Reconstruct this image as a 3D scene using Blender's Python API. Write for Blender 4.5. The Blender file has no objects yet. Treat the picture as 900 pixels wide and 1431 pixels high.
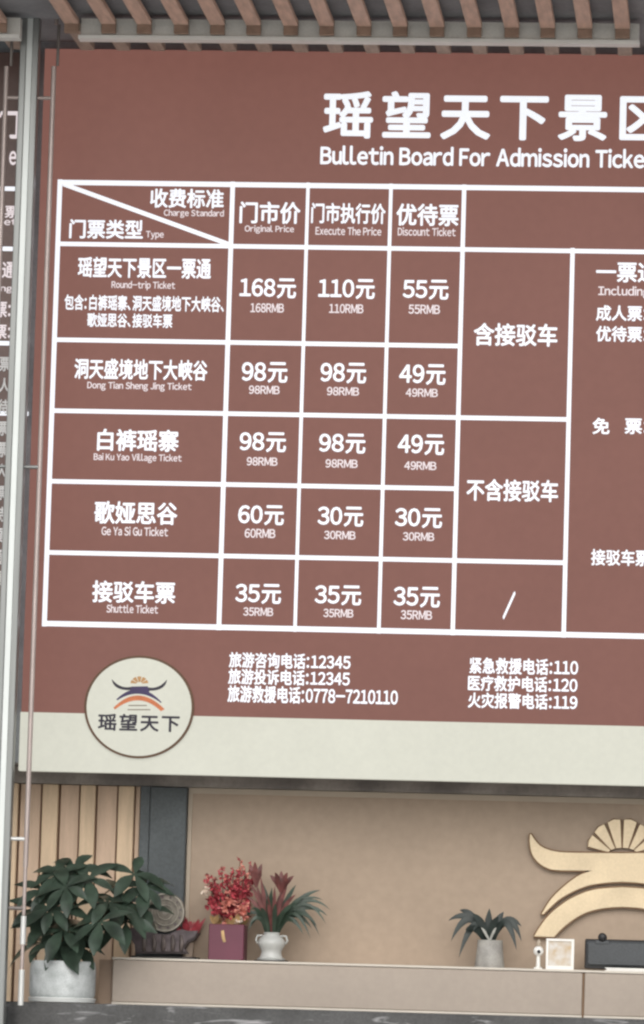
import bpy, math, random
from mathutils import Vector, Matrix
from mathutils.geometry import tessellate_polygon
random.seed(7)
C = bpy.context.scene.collection
SC = bpy.context.scene

# ------------------------------------------------------------------ camera
GZ = 4.42                                   # lifts the whole set so that the ground is z = 0
CAM = Vector((2.4587, -26.8131, -2.9184 + GZ))
RT = Vector((0.995688, 0.088162, 0.028845))
UP = Vector((-0.019057, -0.109910, 0.993759))
FW = Vector((-0.090782, 0.990024, 0.107756))
F, CX, CY = 6500.0, 450.0, 715.5
cd = bpy.data.cameras.new('camera')
cam = bpy.data.objects.new('camera', cd); C.objects.link(cam)
M = Matrix((RT, UP, -FW)).transposed().to_4x4(); M.translation = CAM
cam.matrix_world = M
cd.sensor_fit = 'VERTICAL'; cd.sensor_height = 36; cd.lens = F / 1431.0 * 36
cd.clip_start = 0.5; cd.clip_end = 2000
SC.camera = cam

# ------------------------------------------------------------------ light
SUN_EL, SUN_AZ = math.radians(30), math.radians(-12)      # azimuth off the camera's back, towards the left
w = bpy.data.worlds.new('World'); SC.world = w; w.use_nodes = True
nt = w.node_tree
sky = nt.nodes.new('ShaderNodeTexSky'); sky.sky_type = 'NISHITA'; sky.sun_disc = False
sky.sun_elevation = SUN_EL; sky.sun_rotation = math.pi + SUN_AZ
sky.dust_density = 3.0
hs = nt.nodes.new('ShaderNodeHueSaturation'); hs.inputs['Saturation'].default_value = 0.22
nt.links.new(sky.outputs[0], hs.inputs['Color'])
nt.links.new(hs.outputs[0], nt.nodes['Background'].inputs['Color'])
nt.nodes['Background'].inputs['Strength'].default_value = 0.15
sl = bpy.data.lights.new('sun', 'SUN'); sl.energy = 1.75; sl.angle = math.radians(65); sl.color = (1, .97, .93)
sun = bpy.data.objects.new('sun', sl); C.objects.link(sun)
dirv = Vector((math.sin(SUN_AZ) * math.cos(SUN_EL), -math.cos(SUN_AZ) * math.cos(SUN_EL), math.sin(SUN_EL)))
sun.location = dirv * 40
sun.rotation_euler = dirv.to_track_quat('Z', 'Y').to_euler()
SC.view_settings.view_transform = 'Standard'; SC.view_settings.look = 'None'
SC.view_settings.gamma = 1; SC.view_settings.use_curve_mapping = False
SC.view_settings.exposure = -0.3
SC.cycles.filter_width = 2.4
SC.cycles.max_bounces = 6

# ------------------------------------------------------------------ helpers
def P(px, py, Y=0.0):
    d = FW * F + RT * (px - CX) - UP * (py - CY)
    return CAM + d * ((Y - CAM.y) / d.y)

def lin(c):
    return tuple(((v / 255) / 12.92 if v <= 10 else ((v / 255 + .055) / 1.055) ** 2.4) for v in c)

MATS = {}
def mat(name, rgb, rough=.6, metal=0.0, var=.10, scale=6.0, bump=0.0, stretch=(1, 1, 1), rgb2=None, spec=.4, detail=4, fine=0.0, glow=0.0):
    """procedural material; rgb = linear base colour, var = noise variation"""
    m = bpy.data.materials.new(name); m.use_nodes = True
    n = m.node_tree.nodes; l = m.node_tree.links
    b = n['Principled BSDF']
    b.inputs['Roughness'].default_value = rough; b.inputs['Metallic'].default_value = metal
    b.inputs['Specular IOR Level'].default_value = spec
    tc = n.new('ShaderNodeTexCoord'); mp = n.new('ShaderNodeMapping'); mp.inputs['Scale'].default_value = stretch
    l.new(tc.outputs['Object'], mp.inputs['Vector'])
    nz = n.new('ShaderNodeTexNoise'); nz.inputs['Scale'].default_value = scale; nz.inputs['Detail'].default_value = detail
    l.new(mp.outputs[0], nz.inputs['Vector'])
    cr = n.new('ShaderNodeValToRGB')
    c2 = rgb2 or tuple(min(1, v * (1 + var)) for v in rgb)
    c1 = rgb if rgb2 else tuple(v * (1 - var) for v in rgb)
    cr.color_ramp.elements[0].position = .32; cr.color_ramp.elements[1].position = .68
    cr.color_ramp.elements[0].color = (*c1, 1); cr.color_ramp.elements[1].color = (*c2, 1)
    l.new(nz.outputs['Fac'], cr.inputs['Fac'])
    out = cr.outputs[0]
    if fine:
        n2 = n.new('ShaderNodeTexNoise'); n2.inputs['Scale'].default_value = scale * 14; n2.inputs['Detail'].default_value = 2
        l.new(mp.outputs[0], n2.inputs['Vector'])
        mr = n.new('ShaderNodeMapRange'); mr.inputs[1].default_value = .3; mr.inputs[2].default_value = .7
        mr.inputs[3].default_value = 1 - fine; mr.inputs[4].default_value = 1 + fine
        l.new(n2.outputs['Fac'], mr.inputs[0])
        mx = n.new('ShaderNodeVectorMath'); mx.operation = 'SCALE'
        l.new(out, mx.inputs[0]); l.new(mr.outputs[0], mx.inputs['Scale'])
        out = mx.outputs[0]
    l.new(out, b.inputs['Base Color'])
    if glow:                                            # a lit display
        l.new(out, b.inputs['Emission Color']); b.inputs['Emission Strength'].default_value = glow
    if bump:
        bp = n.new('ShaderNodeBump'); bp.inputs['Strength'].default_value = bump; bp.inputs['Distance'].default_value = .01
        l.new(nz.outputs['Fac'], bp.inputs['Height']); l.new(bp.outputs[0], b.inputs['Normal'])
    MATS[name] = m
    return m

class MB:
    def __init__(s): s.v = []; s.f = []; s.mi = []; s.cur = 0
    def add(s, vs, fs):
        o = len(s.v); s.v += [tuple(v) for v in vs]; s.f += [tuple(i + o for i in f) for f in fs]; s.mi += [s.cur] * len(fs)
        return s
    def box(s, x0, x1, y0, y1, z0, z1, bev=0.0):
        if bev:
            b = bev; vs = []; 
            # chamfered box: profile in XZ swept along Y, with smaller end faces
            pr = [(x0 + b, z0), (x1 - b, z0), (x1, z0 + b), (x1, z1 - b), (x1 - b, z1), (x0 + b, z1), (x0, z1 - b), (x0, z0 + b)]
            cx, cz = (x0 + x1) / 2, (z0 + z1) / 2
            def sh(q): 
                return (q[0] + (b if q[0] < cx else -b), q[1] + (b if q[1] < cz else -b))
            pi = [sh(q) for q in pr]
            for yy, pp in ((y0, pi), (y0 + b, pr), (y1 - b, pr), (y1, pi)):
                vs += [(q[0], yy, q[1]) for q in pp]
            fs = [tuple(range(8))]
            for r in range(3):
                for i in range(8):
                    j = (i + 1) % 8
                    fs.append((r * 8 + j, r * 8 + i, r * 8 + 8 + i, r * 8 + 8 + j))
            fs.append(tuple(range(31, 23, -1)))
            return s.add(vs, fs)
        vs = [(x0, y0, z0), (x1, y0, z0), (x1, y1, z0), (x0, y1, z0), (x0, y0, z1), (x1, y0, z1), (x1, y1, z1), (x0, y1, z1)]
        return s.add(vs, [(3, 2, 1, 0), (4, 5, 6, 7), (0, 1, 5, 4), (1, 2, 6, 5), (2, 3, 7, 6), (3, 0, 4, 7)])
    def tube(s, pts, rads, n=10, cap=True):
        pts = [Vector(p) for p in pts]
        if not isinstance(rads, (list, tuple)): rads = [rads] * len(pts)
        vs = []; fs = []
        for i, p in enumerate(pts):
            t = (pts[min(i + 1, len(pts) - 1)] - pts[max(i - 1, 0)]).normalized()
            a = t.cross(Vector((0, 1, 0))); 
            if a.length < .05: a = t.cross(Vector((1, 0, 0)))
            a.normalize(); b = t.cross(a)
            for k in range(n):
                q = 2 * math.pi * k / n
                vs.append(p + (a * math.cos(q) + b * math.sin(q)) * rads[i])
        for i in range(len(pts) - 1):
            for k in range(n):
                j = (k + 1) % n
                fs.append((i * n + k, i * n + j, (i + 1) * n + j, (i + 1) * n + k))
        if cap:
            fs.append(tuple(range(n - 1, -1, -1))); fs.append(tuple((len(pts) - 1) * n + k for k in range(n)))
        return s.add(vs, fs)
    def lathe(s, c, prof, n=40, axis='z'):
        vs = []; fs = []
        for r, h in prof:
            for k in range(n):
                q = 2 * math.pi * k / n
                if axis == 'z': vs.append((c[0] + r * math.cos(q), c[1] + r * math.sin(q), c[2] + h))
                else: vs.append((c[0] + r * math.cos(q), c[1] - h, c[2] + r * math.sin(q)))
        for i in range(len(prof) - 1):
            for k in range(n):
                j = (k + 1) % n
                fs.append((i * n + k, i * n + j, (i + 1) * n + j, (i + 1) * n + k))
        if prof[0][0] > 1e-4: fs.append(tuple(range(n - 1, -1, -1)))
        if prof[-1][0] > 1e-4: fs.append(tuple((len(prof) - 1) * n + k for k in range(n)))
        return s.add(vs, fs)
    def prism(s, poly, y0, y1):
        """poly: XZ outline (counter-clockwise seen from -Y), extruded from y0 (front) to y1"""
        ar = sum(poly[i][0] * poly[(i + 1) % len(poly)][1] - poly[(i + 1) % len(poly)][0] * poly[i][1] for i in range(len(poly)))
        if ar < 0: poly = poly[::-1]
        n = len(poly)
        vs = [(x, y0, z) for x, z in poly] + [(x, y1, z) for x, z in poly]
        if n > 8:
            tri = tessellate_polygon([[Vector((x, z, 0)) for x, z in poly]]); fs = []
            for t in tri:
                a, b, c = t
                k = (poly[b][0] - poly[a][0]) * (poly[c][1] - poly[a][1]) - (poly[c][0] - poly[a][0]) * (poly[b][1] - poly[a][1])
                if k < 0: a, b, c = a, c, b
                fs += [(a, b, c), (n + a, n + c, n + b)]
        else:
            fs = [tuple(range(n)), tuple(range(2 * n - 1, n - 1, -1))]
        for i in range(n):
            j = (i + 1) % n; fs.append((j, i, n + i, n + j))
        return s.add(vs, fs)
    def strip(s, outer, inner, y0, y1):
        """band between two XZ polylines of equal length, extruded"""
        for i in range(len(outer) - 1):
            pass
        n = len(outer)
        vs = [(x, y0, z) for x, z in outer] + [(x, y0, z) for x, z in inner] + [(x, y1, z) for x, z in outer] + [(x, y1, z) for x, z in inner]
        fs = []
        for i in range(n - 1):
            fs += [(i, n + i, n + i + 1, i + 1), (2 * n + i, i, i + 1, 2 * n + i + 1), (n + i, 3 * n + i, 3 * n + i + 1, n + i + 1),
                   (3 * n + i, 2 * n + i, 2 * n + i + 1, 3 * n + i + 1)]
        fs += [(0, 2 * n, 3 * n, n), (n - 1, 2 * n - 1, 4 * n - 1, 3 * n - 1)]
        return s.add(vs, fs)
    def build(s, name, m, parent=None, smooth=False, origin=None):
        loc = Vector(origin) if origin is not None else (parent['_o'] if parent is not None and '_o' in parent else Vector((0, 0, 0)))
        loc = Vector(loc)
        me = bpy.data.meshes.new(name)
        me.from_pydata([tuple(Vector(v) - loc) for v in s.v], [], s.f)
        ms = m if isinstance(m, (list, tuple)) else [m]
        for q in ms: me.materials.append(q)
        if len(ms) > 1: me.polygons.foreach_set('material_index', s.mi)
        if smooth:
            me.polygons.foreach_set('use_smooth', [True] * len(me.polygons))
        me.update()
        if smooth == 'auto':
            try: me.set_sharp_from_angle(angle=math.radians(35))
            except Exception: pass
        o = bpy.data.objects.new(name, me); C.objects.link(o)
        if parent is not None: o.parent = parent
        else: o.location = loc
        ORG[o.name] = loc
        return o
ORG = {}
def part(mb, name, m, parent, smooth=False):
    """part or sub-part: vertices are kept relative to the thing's base"""
    root = parent
    while root.parent: root = root.parent
    loc = Vector(root.location)
    o = mb.build(name, m, None, smooth, origin=loc)
    o.location = (0, 0, 0); o.parent = parent
    return o
def tag(o, label, cat, group=None):
    o['label'] = label; o['category'] = cat
    if group: o['group'] = group
    return o
def thing(name, label, cat, loc, group=None):
    o = bpy.data.objects.new(name, None); C.objects.link(o); o.location = loc; o.empty_display_size = .1
    return tag(o, label, cat, group)
def struct(o):
    o['kind'] = 'structure'; return o

# ------------------------------------------------------------------ materials
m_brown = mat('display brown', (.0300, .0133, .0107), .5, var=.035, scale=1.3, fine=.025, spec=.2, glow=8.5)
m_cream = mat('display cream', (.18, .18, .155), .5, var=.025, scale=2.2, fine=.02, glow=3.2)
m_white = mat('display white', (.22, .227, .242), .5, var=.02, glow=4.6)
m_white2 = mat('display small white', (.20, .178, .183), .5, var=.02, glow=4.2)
m_steel = mat('brushed steel', (.23, .24, .236), .38, .5, var=.10, scale=5, stretch=(9, 9, .25))
m_edge = mat('glass edge highlight', (.66, .70, .69), .3, 0, var=.07, scale=4, stretch=(3, 3, .4))
m_rod = mat('satin rod', (.40, .34, .32), .42, .35, var=.12, scale=6, stretch=(3, 3, .5))
m_roddk = mat('dark rod', (.20, .18, .17), .45, .4, var=.15)
m_rodlt = mat('pale metal and rod glare', (.62, .63, .62), .3, .3, var=.05)
m_slat = mat('ceiling timber', (.60, .415, .33), .6, var=.16, scale=7, stretch=(4, .6, 4), fine=.10)
m_slatdk = mat('timber end shade', (.30, .205, .155), .7, var=.2, scale=16)
m_slatgr = mat('greyer timber', (.42, .34, .285), .7, var=.15, scale=8, stretch=(4, .7, 4))
m_ceil = mat('dark ceiling board', (.24, .252, .270), .8, var=.18, scale=3, fine=.08)
m_beam = mat('painted beam', (.70, .69, .65), .55, var=.10, scale=5, fine=.05)
m_lip = mat('beam lip highlight', (.78, .78, .75), .5, var=.04)  # paler than the beam: its lower-edge highlight painted in
m_wall = mat('tan wall panel', (.36, .275, .203), .5, var=.07, scale=1.3, fine=.05)
m_trim = mat('pale wall trim', (.44, .37, .29), .5, var=.05)
m_bat = mat('light oak batten', (.60, .455, .31), .55, var=.12, scale=4, stretch=(6, 6, .5), fine=.05)
m_batbk = mat('oak recess', (.53, .39, .285), .6, var=.12, scale=4, stretch=(6, 6, .5), fine=.05)
m_pil = mat('slate pillar', (.068, .080, .086), .5, var=.18, scale=5, fine=.15)
m_ctr = mat('counter laminate', (.37, .312, .262), .4, var=.04, scale=2, fine=.03)
m_ctredge = mat('counter pale edge', (.60, .55, .48), .4, var=.04)
m_ctrdk = mat('counter side', (.35, .25, .18), .5, var=.08)
m_gold = mat('gilded face', (.60, .49, .33), .36, .2, var=.10, scale=5, fine=.05)
m_golddk = mat('bronze edge', (.17, .095, .045), .5, .1, var=.1)
m_pave = mat('pale paving', (.60, .59, .56), .8, var=.12, scale=.6, fine=.1)
m_soff = mat('soffit', (.15, .13, .118), .35, scale=2.2, stretch=(1.2, .5, 1), fine=.1, rgb2=(.36, .32, .285))

# marble: dark grey with reflections painted in as pale streaks
m_marb = mat('dark marble', (.058, .059, .060), .22, var=.30, scale=5, detail=8, fine=.2)
n = m_marb.node_tree.nodes; l = m_marb.node_tree.links
tc = n.new('ShaderNodeTexCoord'); mp = n.new('ShaderNodeMapping'); mp.inputs['Rotation'].default_value = (0, .6, 0); mp.inputs['Scale'].default_value = (1.2, 1, 7)
l.new(tc.outputs['Object'], mp.inputs[0])
nz = n.new('ShaderNodeTexNoise'); nz.inputs['Scale'].default_value = 3.2; nz.inputs['Detail'].default_value = 6; nz.inputs['Distortion'].default_value = .8
l.new(mp.outputs[0], nz.inputs['Vector'])
mr = n.new('ShaderNodeMapRange'); mr.inputs[1].default_value = .60; mr.inputs[2].default_value = .74
l.new(nz.outputs['Fac'], mr.inputs[0])
mx = n.new('ShaderNodeMix'); mx.data_type = 'RGBA'
b = n['Principled BSDF']; src = b.inputs['Base Color'].links[0].from_socket
l.new(src, mx.inputs[6]); mx.inputs[7].default_value = (.33, .33, .34, 1); l.new(mr.outputs[0], mx.inputs[0])
l.new(mx.outputs[2], b.inputs['Base Color'])

# ------------------------------------------------------------------ the setting
struct(MB().add([(-300, -300, 0), (300, -300, 0), (300, 300, 0), (-300, 300, 0)], [(0, 1, 2, 3)]).build('ground', m_pave))
TZ = .90
st = MB()
for k in range(6):
    st.box(-14, 18, -3.2 + k * .32, -3.2 + (k + 1) * .32 + (0 if k < 5 else 6.6), 0.001, .15 * (k + 1))
struct(st.build('terrace_steps', m_pave))

ZB = P(450, 1087, 0).z                      # underside of the board
ZT = P(450, 72, 0).z                        # top of the board
XL = -1.725; XR = 4.6
# facade carrying the board, and the ceiling of the hall behind it
fac = MB()
fac.box(-9, 12, .08, .30, ZB + .05, ZT + .20)
tag(fac.build('facade_wall', m_ceil), 'dark upper wall carrying the brown ticket price board', 'wall')
ic = MB().box(-9, 12, .302, 2.3, ZB + .06, ZB + .16)
struct(ic.build('interior_ceiling', m_soff))

# ------------------------------------------------------------------ slatted canopy
YB = -.72
zs = P(500, 40, YB).z                       # underside of the slats
can = thing('slatted_canopy', 'timber slat canopy with a grey beam above the price board', 'canopy', (1.0, YB, zs + .14))
part(MB().box(-9, 12, -1.95, .38, zs + .075, zs + .16), 'ceiling_board', m_ceil, can)
bm_ = MB(); xa, xb = P(113, 45, YB).x, P(893, 50, YB).x
bm_.box(xa, xb, YB, YB + .07, zs - .055, zs + .045)
bm = part(bm_, 'beam', m_beam, can)
part(MB().box(xa - .012, xb + .004, YB - .018, YB + .072, zs - .078, zs - .056), 'beam_lip_highlight', m_lip, bm)
xc, xd = P(-60, 45, YB).x, P(28, 45, YB).x
bm2_ = MB().box(xc, xd, YB, YB + .07, zs - .055, zs + .045)
bm2 = part(bm2_, 'beam', m_beam, can)
part(MB().box(xc, xd, YB - .018, YB + .072, zs - .078, zs - .056), 'beam_lip_highlight', m_lip, bm2)
x1, x2 = P(153, 39, YB).x, P(870, 44, YB).x
stp = (x2 - x1) / 14
for k in range(-3, 15):
    if k == -2: continue
    x = x1 + stp * k; hw = .043
    sm = MB(); j = random.uniform(-.004, .004)
    sm.box(x - hw + j, x + hw + j, -1.95, YB - .055, zs, zs + .034, .004)
    s_ = part(sm, 'slat', m_slat, can)
    part(MB().box(x - hw + j + .001, x + hw + j - .001, YB - .054, YB - .020, zs - .050, zs + .034, .003), 'slat_end_shade', m_slatdk, s_)  # darker end block stands in for shade on the slat by the beam
    part(MB().box(x - hw + j + .002, x + hw + j - .002, YB + .08, -.10, zs - .012, zs + .034, .003), 'slat', m_slatgr, can)  # greyer tone on the slat pieces behind the beam

# ------------------------------------------------------------------ glyphs
GL = {}
def glyph(ch):
    if ch in GL: return GL[ch]
    g = ch
    if 33 <= ord(ch) <= 126: g = chr(ord(ch) + 0xFEE0)      # full-width forms share the letterforms of the Han text
    cu = bpy.data.curves.new('g', 'FONT'); cu.body = g; cu.size = 1; cu.resolution_u = 3
    o = bpy.data.objects.new('g', cu); C.objects.link(o)
    dg = bpy.context.evaluated_depsgraph_get()
    me = bpy.data.meshes.new_from_object(o.evaluated_get(dg))
    vs = [(v.co.x, v.co.y) for v in me.vertices]; fs = [tuple(p.vertices) for p in me.polygons]
    # upward-facing
    out = []
    for f in fs:
        a = sum(vs[f[i]][0] * vs[f[(i + 1) % len(f)]][1] - vs[f[(i + 1) % len(f)]][0] * vs[f[i]][1] for i in range(len(f)))
        out.append(f if a > 0 else f[::-1])
    bpy.data.objects.remove(o); bpy.data.meshes.remove(me); bpy.data.curves.remove(cu)
    xs = [v[0] for v in vs] or [0]
    GL[ch] = (vs, out, min(xs), max(xs)); return GL[ch]

def layout(s, track):
    x = 0; res = []
    for ch in s:
        if ch == ' ': x += .30; continue
        vs, fs, a, b = glyph(ch)
        if ord(ch) < 127:
            e = .10 if ch == ':' else 0
            res.append((vs, fs, x - a + e)); x += (b - a) + .085 + track * .3 + 2 * e
        elif ch in '、':
            res.append((vs, fs, x - a + .03)); x += (b - a) + .22
        else:
            res.append((vs, fs, x)); x += 1.0 + track
    return res

def lettering(s, x0, x1, y0, y1, parent, name='lettering', bold=.025, track=0.0, m=None, Y=0.0, d=.004, ncopy=8, label=None):
    """text filling the box x0..x1 / y0..y1 (photo pixels) on the board plane Y, built flat and level"""
    it = layout(s, track)
    X = [v[0] + ox for vs, fs, ox in it for v in vs]; Z = [v[1] for vs, fs, ox in it for v in vs]
    ax, bx, az, bz = min(X), max(X), min(Z), max(Z)
    c = P((x0 + x1) / 2, (y0 + y1) / 2, Y)
    wid = (P(x1, (y0 + y1) / 2, Y) - P(x0, (y0 + y1) / 2, Y)).x
    hei = (P((x0 + x1) / 2, y0, Y) - P((x0 + x1) / 2, y1, Y)).z
    sx = wid / (bx - ax + 2 * bold); sz = hei / (bz - az + 2 * bold)
    mb = MB()
    sh = [(0, 0)] + [(bold * math.cos(2 * math.pi * k / ncopy), bold * math.sin(2 * math.pi * k / ncopy)) for k in range(ncopy)] if bold else [(0, 0)]
    for k, (dx, dz) in enumerate(sh):
        yy = Y - d - k * .0003
        for gi, (vs, fs, ox) in enumerate(it):
            y2 = yy - (gi % 2) * .00015
            mb.add([(c.x + (v[0] + ox + dx - (ax + bx) / 2) * sx, y2, c.z + (v[1] + dz - (az + bz) / 2) * sz) for v in vs], fs)
    o = part(mb, name, m or m_white, parent)
    if label: o['label'] = label
    return o

# ------------------------------------------------------------------ the price board
bd = thing('price_board', 'large brown ticket price board with white table and round emblem', 'sign', ((XL + XR) / 2, .04, ZB))
XB = XL
zband = P(450, 1004.5, 0).z
part(MB().box(XL, XR, 0, .075, zband, ZT), 'brown_panel', m_brown, bd)
part(MB().box(XL - .004, XR, -.006, .075, ZB, zband - .001), 'cream_band', m_cream, bd)
U = [-1.6074, -.5822, -.1374, .3509, .7803, 1.4226]
V = [q + GZ for q in (1.9256, 1.5586, .9881, .5676, .1506, -.2687, -.6858)]
TR = 4.1
tl = MB()
def hl(x0, x1, z, t=.026): tl.add([(x0, -.003, z - t / 2), (x1, -.003, z - t / 2), (x1, -.003, z + t / 2), (x0, -.003, z + t / 2)], [(0, 1, 2, 3)])
def vl(x, z0, z1, t=.033): tl.add([(x - t / 2, -.004, z0), (x + t / 2, -.004, z0), (x + t / 2, -.004, z1), (x - t / 2, -.004, z1)], [(0, 1, 2, 3)])
hl(U[0], TR, V[0], .030); hl(U[0], TR, V[1]); hl(U[0], U[4], V[2]); hl(U[0], U[5], V[3]); hl(U[0], U[4], V[4]); hl(U[0], U[5], V[5]); hl(U[0], TR, V[6], .031)
for i, x in enumerate(U):
    vl(x, V[6] - .017, (V[1] if i == 5 else V[0]) + .017, (.028, .027, .020, .021, .025, .025)[i])
vl(TR, V[6] - .017, V[0] + .017)
a = Vector((U[0] + .02, 0, V[0] - .01)); b = Vector((U[1] - .01, 0, V[1] + .01)); nn = (b - a).normalized(); nn = Vector((-nn.z, 0, nn.x)) * .013
tl.add([(a - nn) + Vector((0, -.005, 0)), (b - nn) + Vector((0, -.005, 0)), (b + nn) + Vector((0, -.005, 0)), (a + nn) + Vector((0, -.005, 0))], [(0, 1, 2, 3)])
part(tl, 'table_lines', m_white, bd)

T = lambda s, *a, **k: lettering(s, *a, parent=bd, **k)
T('瑶望天下景区', 451, 931, 129, 196, name='title_lettering', bold=.027, track=.14)
T('Bulletin Board For Admission Ticket', 447, 916, 206, 233, name='title_lettering', bold=.030)
SM = dict(name='small_lettering', bold=.024, ncopy=6, m=m_white2)
T('收费标准', 210, 313, 264, 291); T('Charge Standard', 229, 313, 293, 305, **SM)
T('门票类型', 97, 200, 307, 334); T('Type', 204, 229, 323, 335, **SM)
T('门市价', 335, 420, 282, 313); T('Original Price', 342, 411, 315, 327, **SM)
T('门市执行价', 435, 539, 284, 313); T('Execute The Price', 441, 533, 317, 329, **SM)
T('优待票', 554, 641, 285, 316); T('Discount Ticket', 556, 637, 318, 330, **SM)
T('瑶望天下景区一票通', 109, 295, 360, 389); T('Round-trip Ticket', 156, 245, 393, 406, **SM)
T('包含:白裤瑶寨、洞天盛境地下大峡谷、', 90, 313, 413, 435); T('歌娅思谷、接驳车票', 122, 241, 438, 458)
T('洞天盛境地下大峡谷', 104, 290, 502, 531); T('Dong Tian Sheng Jing Ticket', 122, 268, 534, 547, **SM)
T('白裤瑶寨', 136, 250, 600, 631); T('Bai Ku Yao Village Ticket', 131, 254, 634, 647, **SM)
T('歌娅思谷', 132, 248, 701, 733); T('Ge Ya Si Gu Ticket', 142, 235, 736, 749, **SM)
T('接驳车票', 129, 245, 812, 843); T('Shuttle Ticket', 149, 221, 845, 857, **SM)
rows = [(('168', 335, 414, 389, 417, 350, 397, 424, 437), ('110', 445, 524, 390, 418, 460, 508, 425, 438), ('55', 563, 627, 391, 419, 571, 615, 426, 439)),
        (('98', 338, 402, 506, 535, 348, 391, 539, 551), ('98', 448, 512, 507, 536, 457, 502, 541, 553), ('49', 558, 623, 509, 538, 567, 612, 543, 555)),
        (('98', 335, 400, 604, 632, 345, 388, 639, 651), ('98', 446, 511, 606, 634, 455, 500, 642, 654), ('49', 556, 621, 607, 636, 565, 610, 645, 657)),
        (('60', 333, 397, 706, 734, 342, 385, 739, 752), ('30', 444, 508, 708, 736, 453, 497, 742, 754), ('30', 552, 618, 710, 738, 563, 607, 744, 756)),
        (('35', 329, 393, 816, 844, 340, 382, 849, 861), ('35', 440, 505, 818, 846, 452, 494, 851, 863), ('35', 550, 615, 820, 849, 560, 604, 853, 866))]
for r in rows:
    for t_, a, b, c, d, e, f, g, h in r:
        T(t_ + '元', a, b, c, d); T(t_ + 'RMB', e, f, g, h, **SM)
T('含接驳车', 662, 779, 452, 484); T('不含接驳车', 652, 780, 670, 701); T('/', 703, 720, 826, 866, bold=.055)
T('一票通', 833, 920, 367, 395); T('Including', 836, 908, 400, 417, **SM)
T('成人票:', 833, 904, 427, 449); T('优待票:', 833, 904, 456, 478); T('免', 828, 852, 584, 607); T('票:', 873, 905, 585, 607); T('接驳车票:', 826, 914, 768, 791)
FT = dict(name='footer_lettering', bold=.027)
T('旅游咨询电话:12345', 320, 490, 913, 935, **FT); T('旅游投诉电话:12345', 319, 489, 936, 958, **FT); T('旅游救援电话:0778-7210110', 318, 556, 960, 984, **FT)
T('紧急救援电话:110', 656, 808, 920, 943, **FT); T('医疗救护电话:120', 654, 807, 945, 967, **FT); T('火灾报警电话:119', 654, 807, 969, 991, **FT)

# round emblem
m_rim = mat('emblem rim', (.085, .040, .016), .5, var=.1)
m_navy = mat('emblem navy', (.014, .011, .024), .5, var=.1)
m_purp = mat('emblem purple', (.034, .022, .080), .5, var=.1)
m_orng = mat('emblem orange', (.50, .15, .055), .5, var=.25, scale=9)
m_egld = mat('emblem gold', (.42, .23, .09), .5, var=.1)
m_pink = mat('emblem pink', (.75, .50, .52), .5, var=.05)
ec = P(195, 988.3, 0); rx = (P(272, 988, 0) - P(118.5, 988, 0)).x / 2; rz = (P(195, 916.5, 0) - P(195, 1060, 0)).z / 2
def ell(k, n=72): return [(ec.x + rx * k * math.cos(2 * math.pi * i / n), ec.z + rz * k * math.sin(2 * math.pi * i / n)) for i in range(n)]
em = part(MB().prism(ell(1.0), -.022, -.007), 'emblem_disc', m_rim, bd)
part(MB().prism(ell(.955), -.024, -.0225), 'emblem_face', m_cream, em)
EY = -.026
def q(px, py): 
    v = P(110 + px / 5.294, 910 + py / 5.294, 0); return (v.x, v.z)
def arc(p0, pm, p1, n=18):
    out = []
    for i in range(n + 1):
        t = i / n; c_ = [2 * pm[k] - (p0[k] + p1[k]) / 2 for k in (0, 1)]
        out.append(tuple((1 - t) ** 2 * p0[k] + 2 * t * (1 - t) * c_[k] + t * t * p1[k] for k in (0, 1)))
    return out
def px(l): return [q(*p) for p in l]
for sgn in (-1, 1):
    hat = MB()
    o_ = arc((249, 211), (292, 274), (395, 290)); i_ = arc((252, 211), (318, 261), (395, 265))
    if sgn > 0: o_ = [(906 - x, y + 4) for x, y in o_]; i_ = [(906 - x, y + 4) for x, y in i_]
    hat.strip(px(i_) if sgn < 0 else px(o_), px(o_) if sgn < 0 else px(i_), EY, EY + .001)
    part(hat, 'hat_brim', m_navy, em)
part(MB().prism(px([(395, 264), (515, 262), (528, 300), (505, 312), (400, 312), (378, 304)]), EY - .0005, EY + .001), 'hat_body', m_purp, em)
so = MB(); so.strip(px(arc((283, 358), (450, 283), (618, 380))), px(arc((290, 366), (450, 318), (612, 385))), EY, EY + .0008)
part(so, 'outer_arch', m_purp, em)
so = MB(); so.strip(px(arc((262, 420), (448, 330), (640, 432))), px(arc((272, 434), (448, 366), (612, 446))), EY - .001, EY + .0008)
part(so, 'inner_arch', m_orng, em)
dm = MB()
for k in range(5):
    a0 = math.pi * (1 - k / 5 - .02); a1 = math.pi * (1 - (k + 1) / 5 + .02)
    dm.prism(px([(453 + 22 * math.cos(a0), 242 - 12 * math.sin(a0)), (453 + 66 * math.cos(a0), 242 - 52 * math.sin(a0)), (453 + 66 * math.cos((a0 + a1) / 2), 242 - 54 * math.sin((a0 + a1) / 2)),
                 (453 + 66 * math.cos(a1), 242 - 52 * math.sin(a1)), (453 + 22 * math.cos(a1), 242 - 12 * math.sin(a1))]), EY, EY + .001)
part(dm, 'hat_crown', m_egld, em)
dl = MB()
for x0, x1, y in ((372, 508, 404), (366, 534, 435)): dl.prism(px([(x0, y - 3), (x1, y - 3), (x1, y + 3), (x0, y + 3)]), EY, EY + .001)
part(dl, 'water_line', m_rim, em)
lettering('瑶望天下', 137, 251, 998, 1022, em, name='emblem_lettering', bold=.026, track=.10, m=m_navy, Y=-.026, d=.0005)

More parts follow.
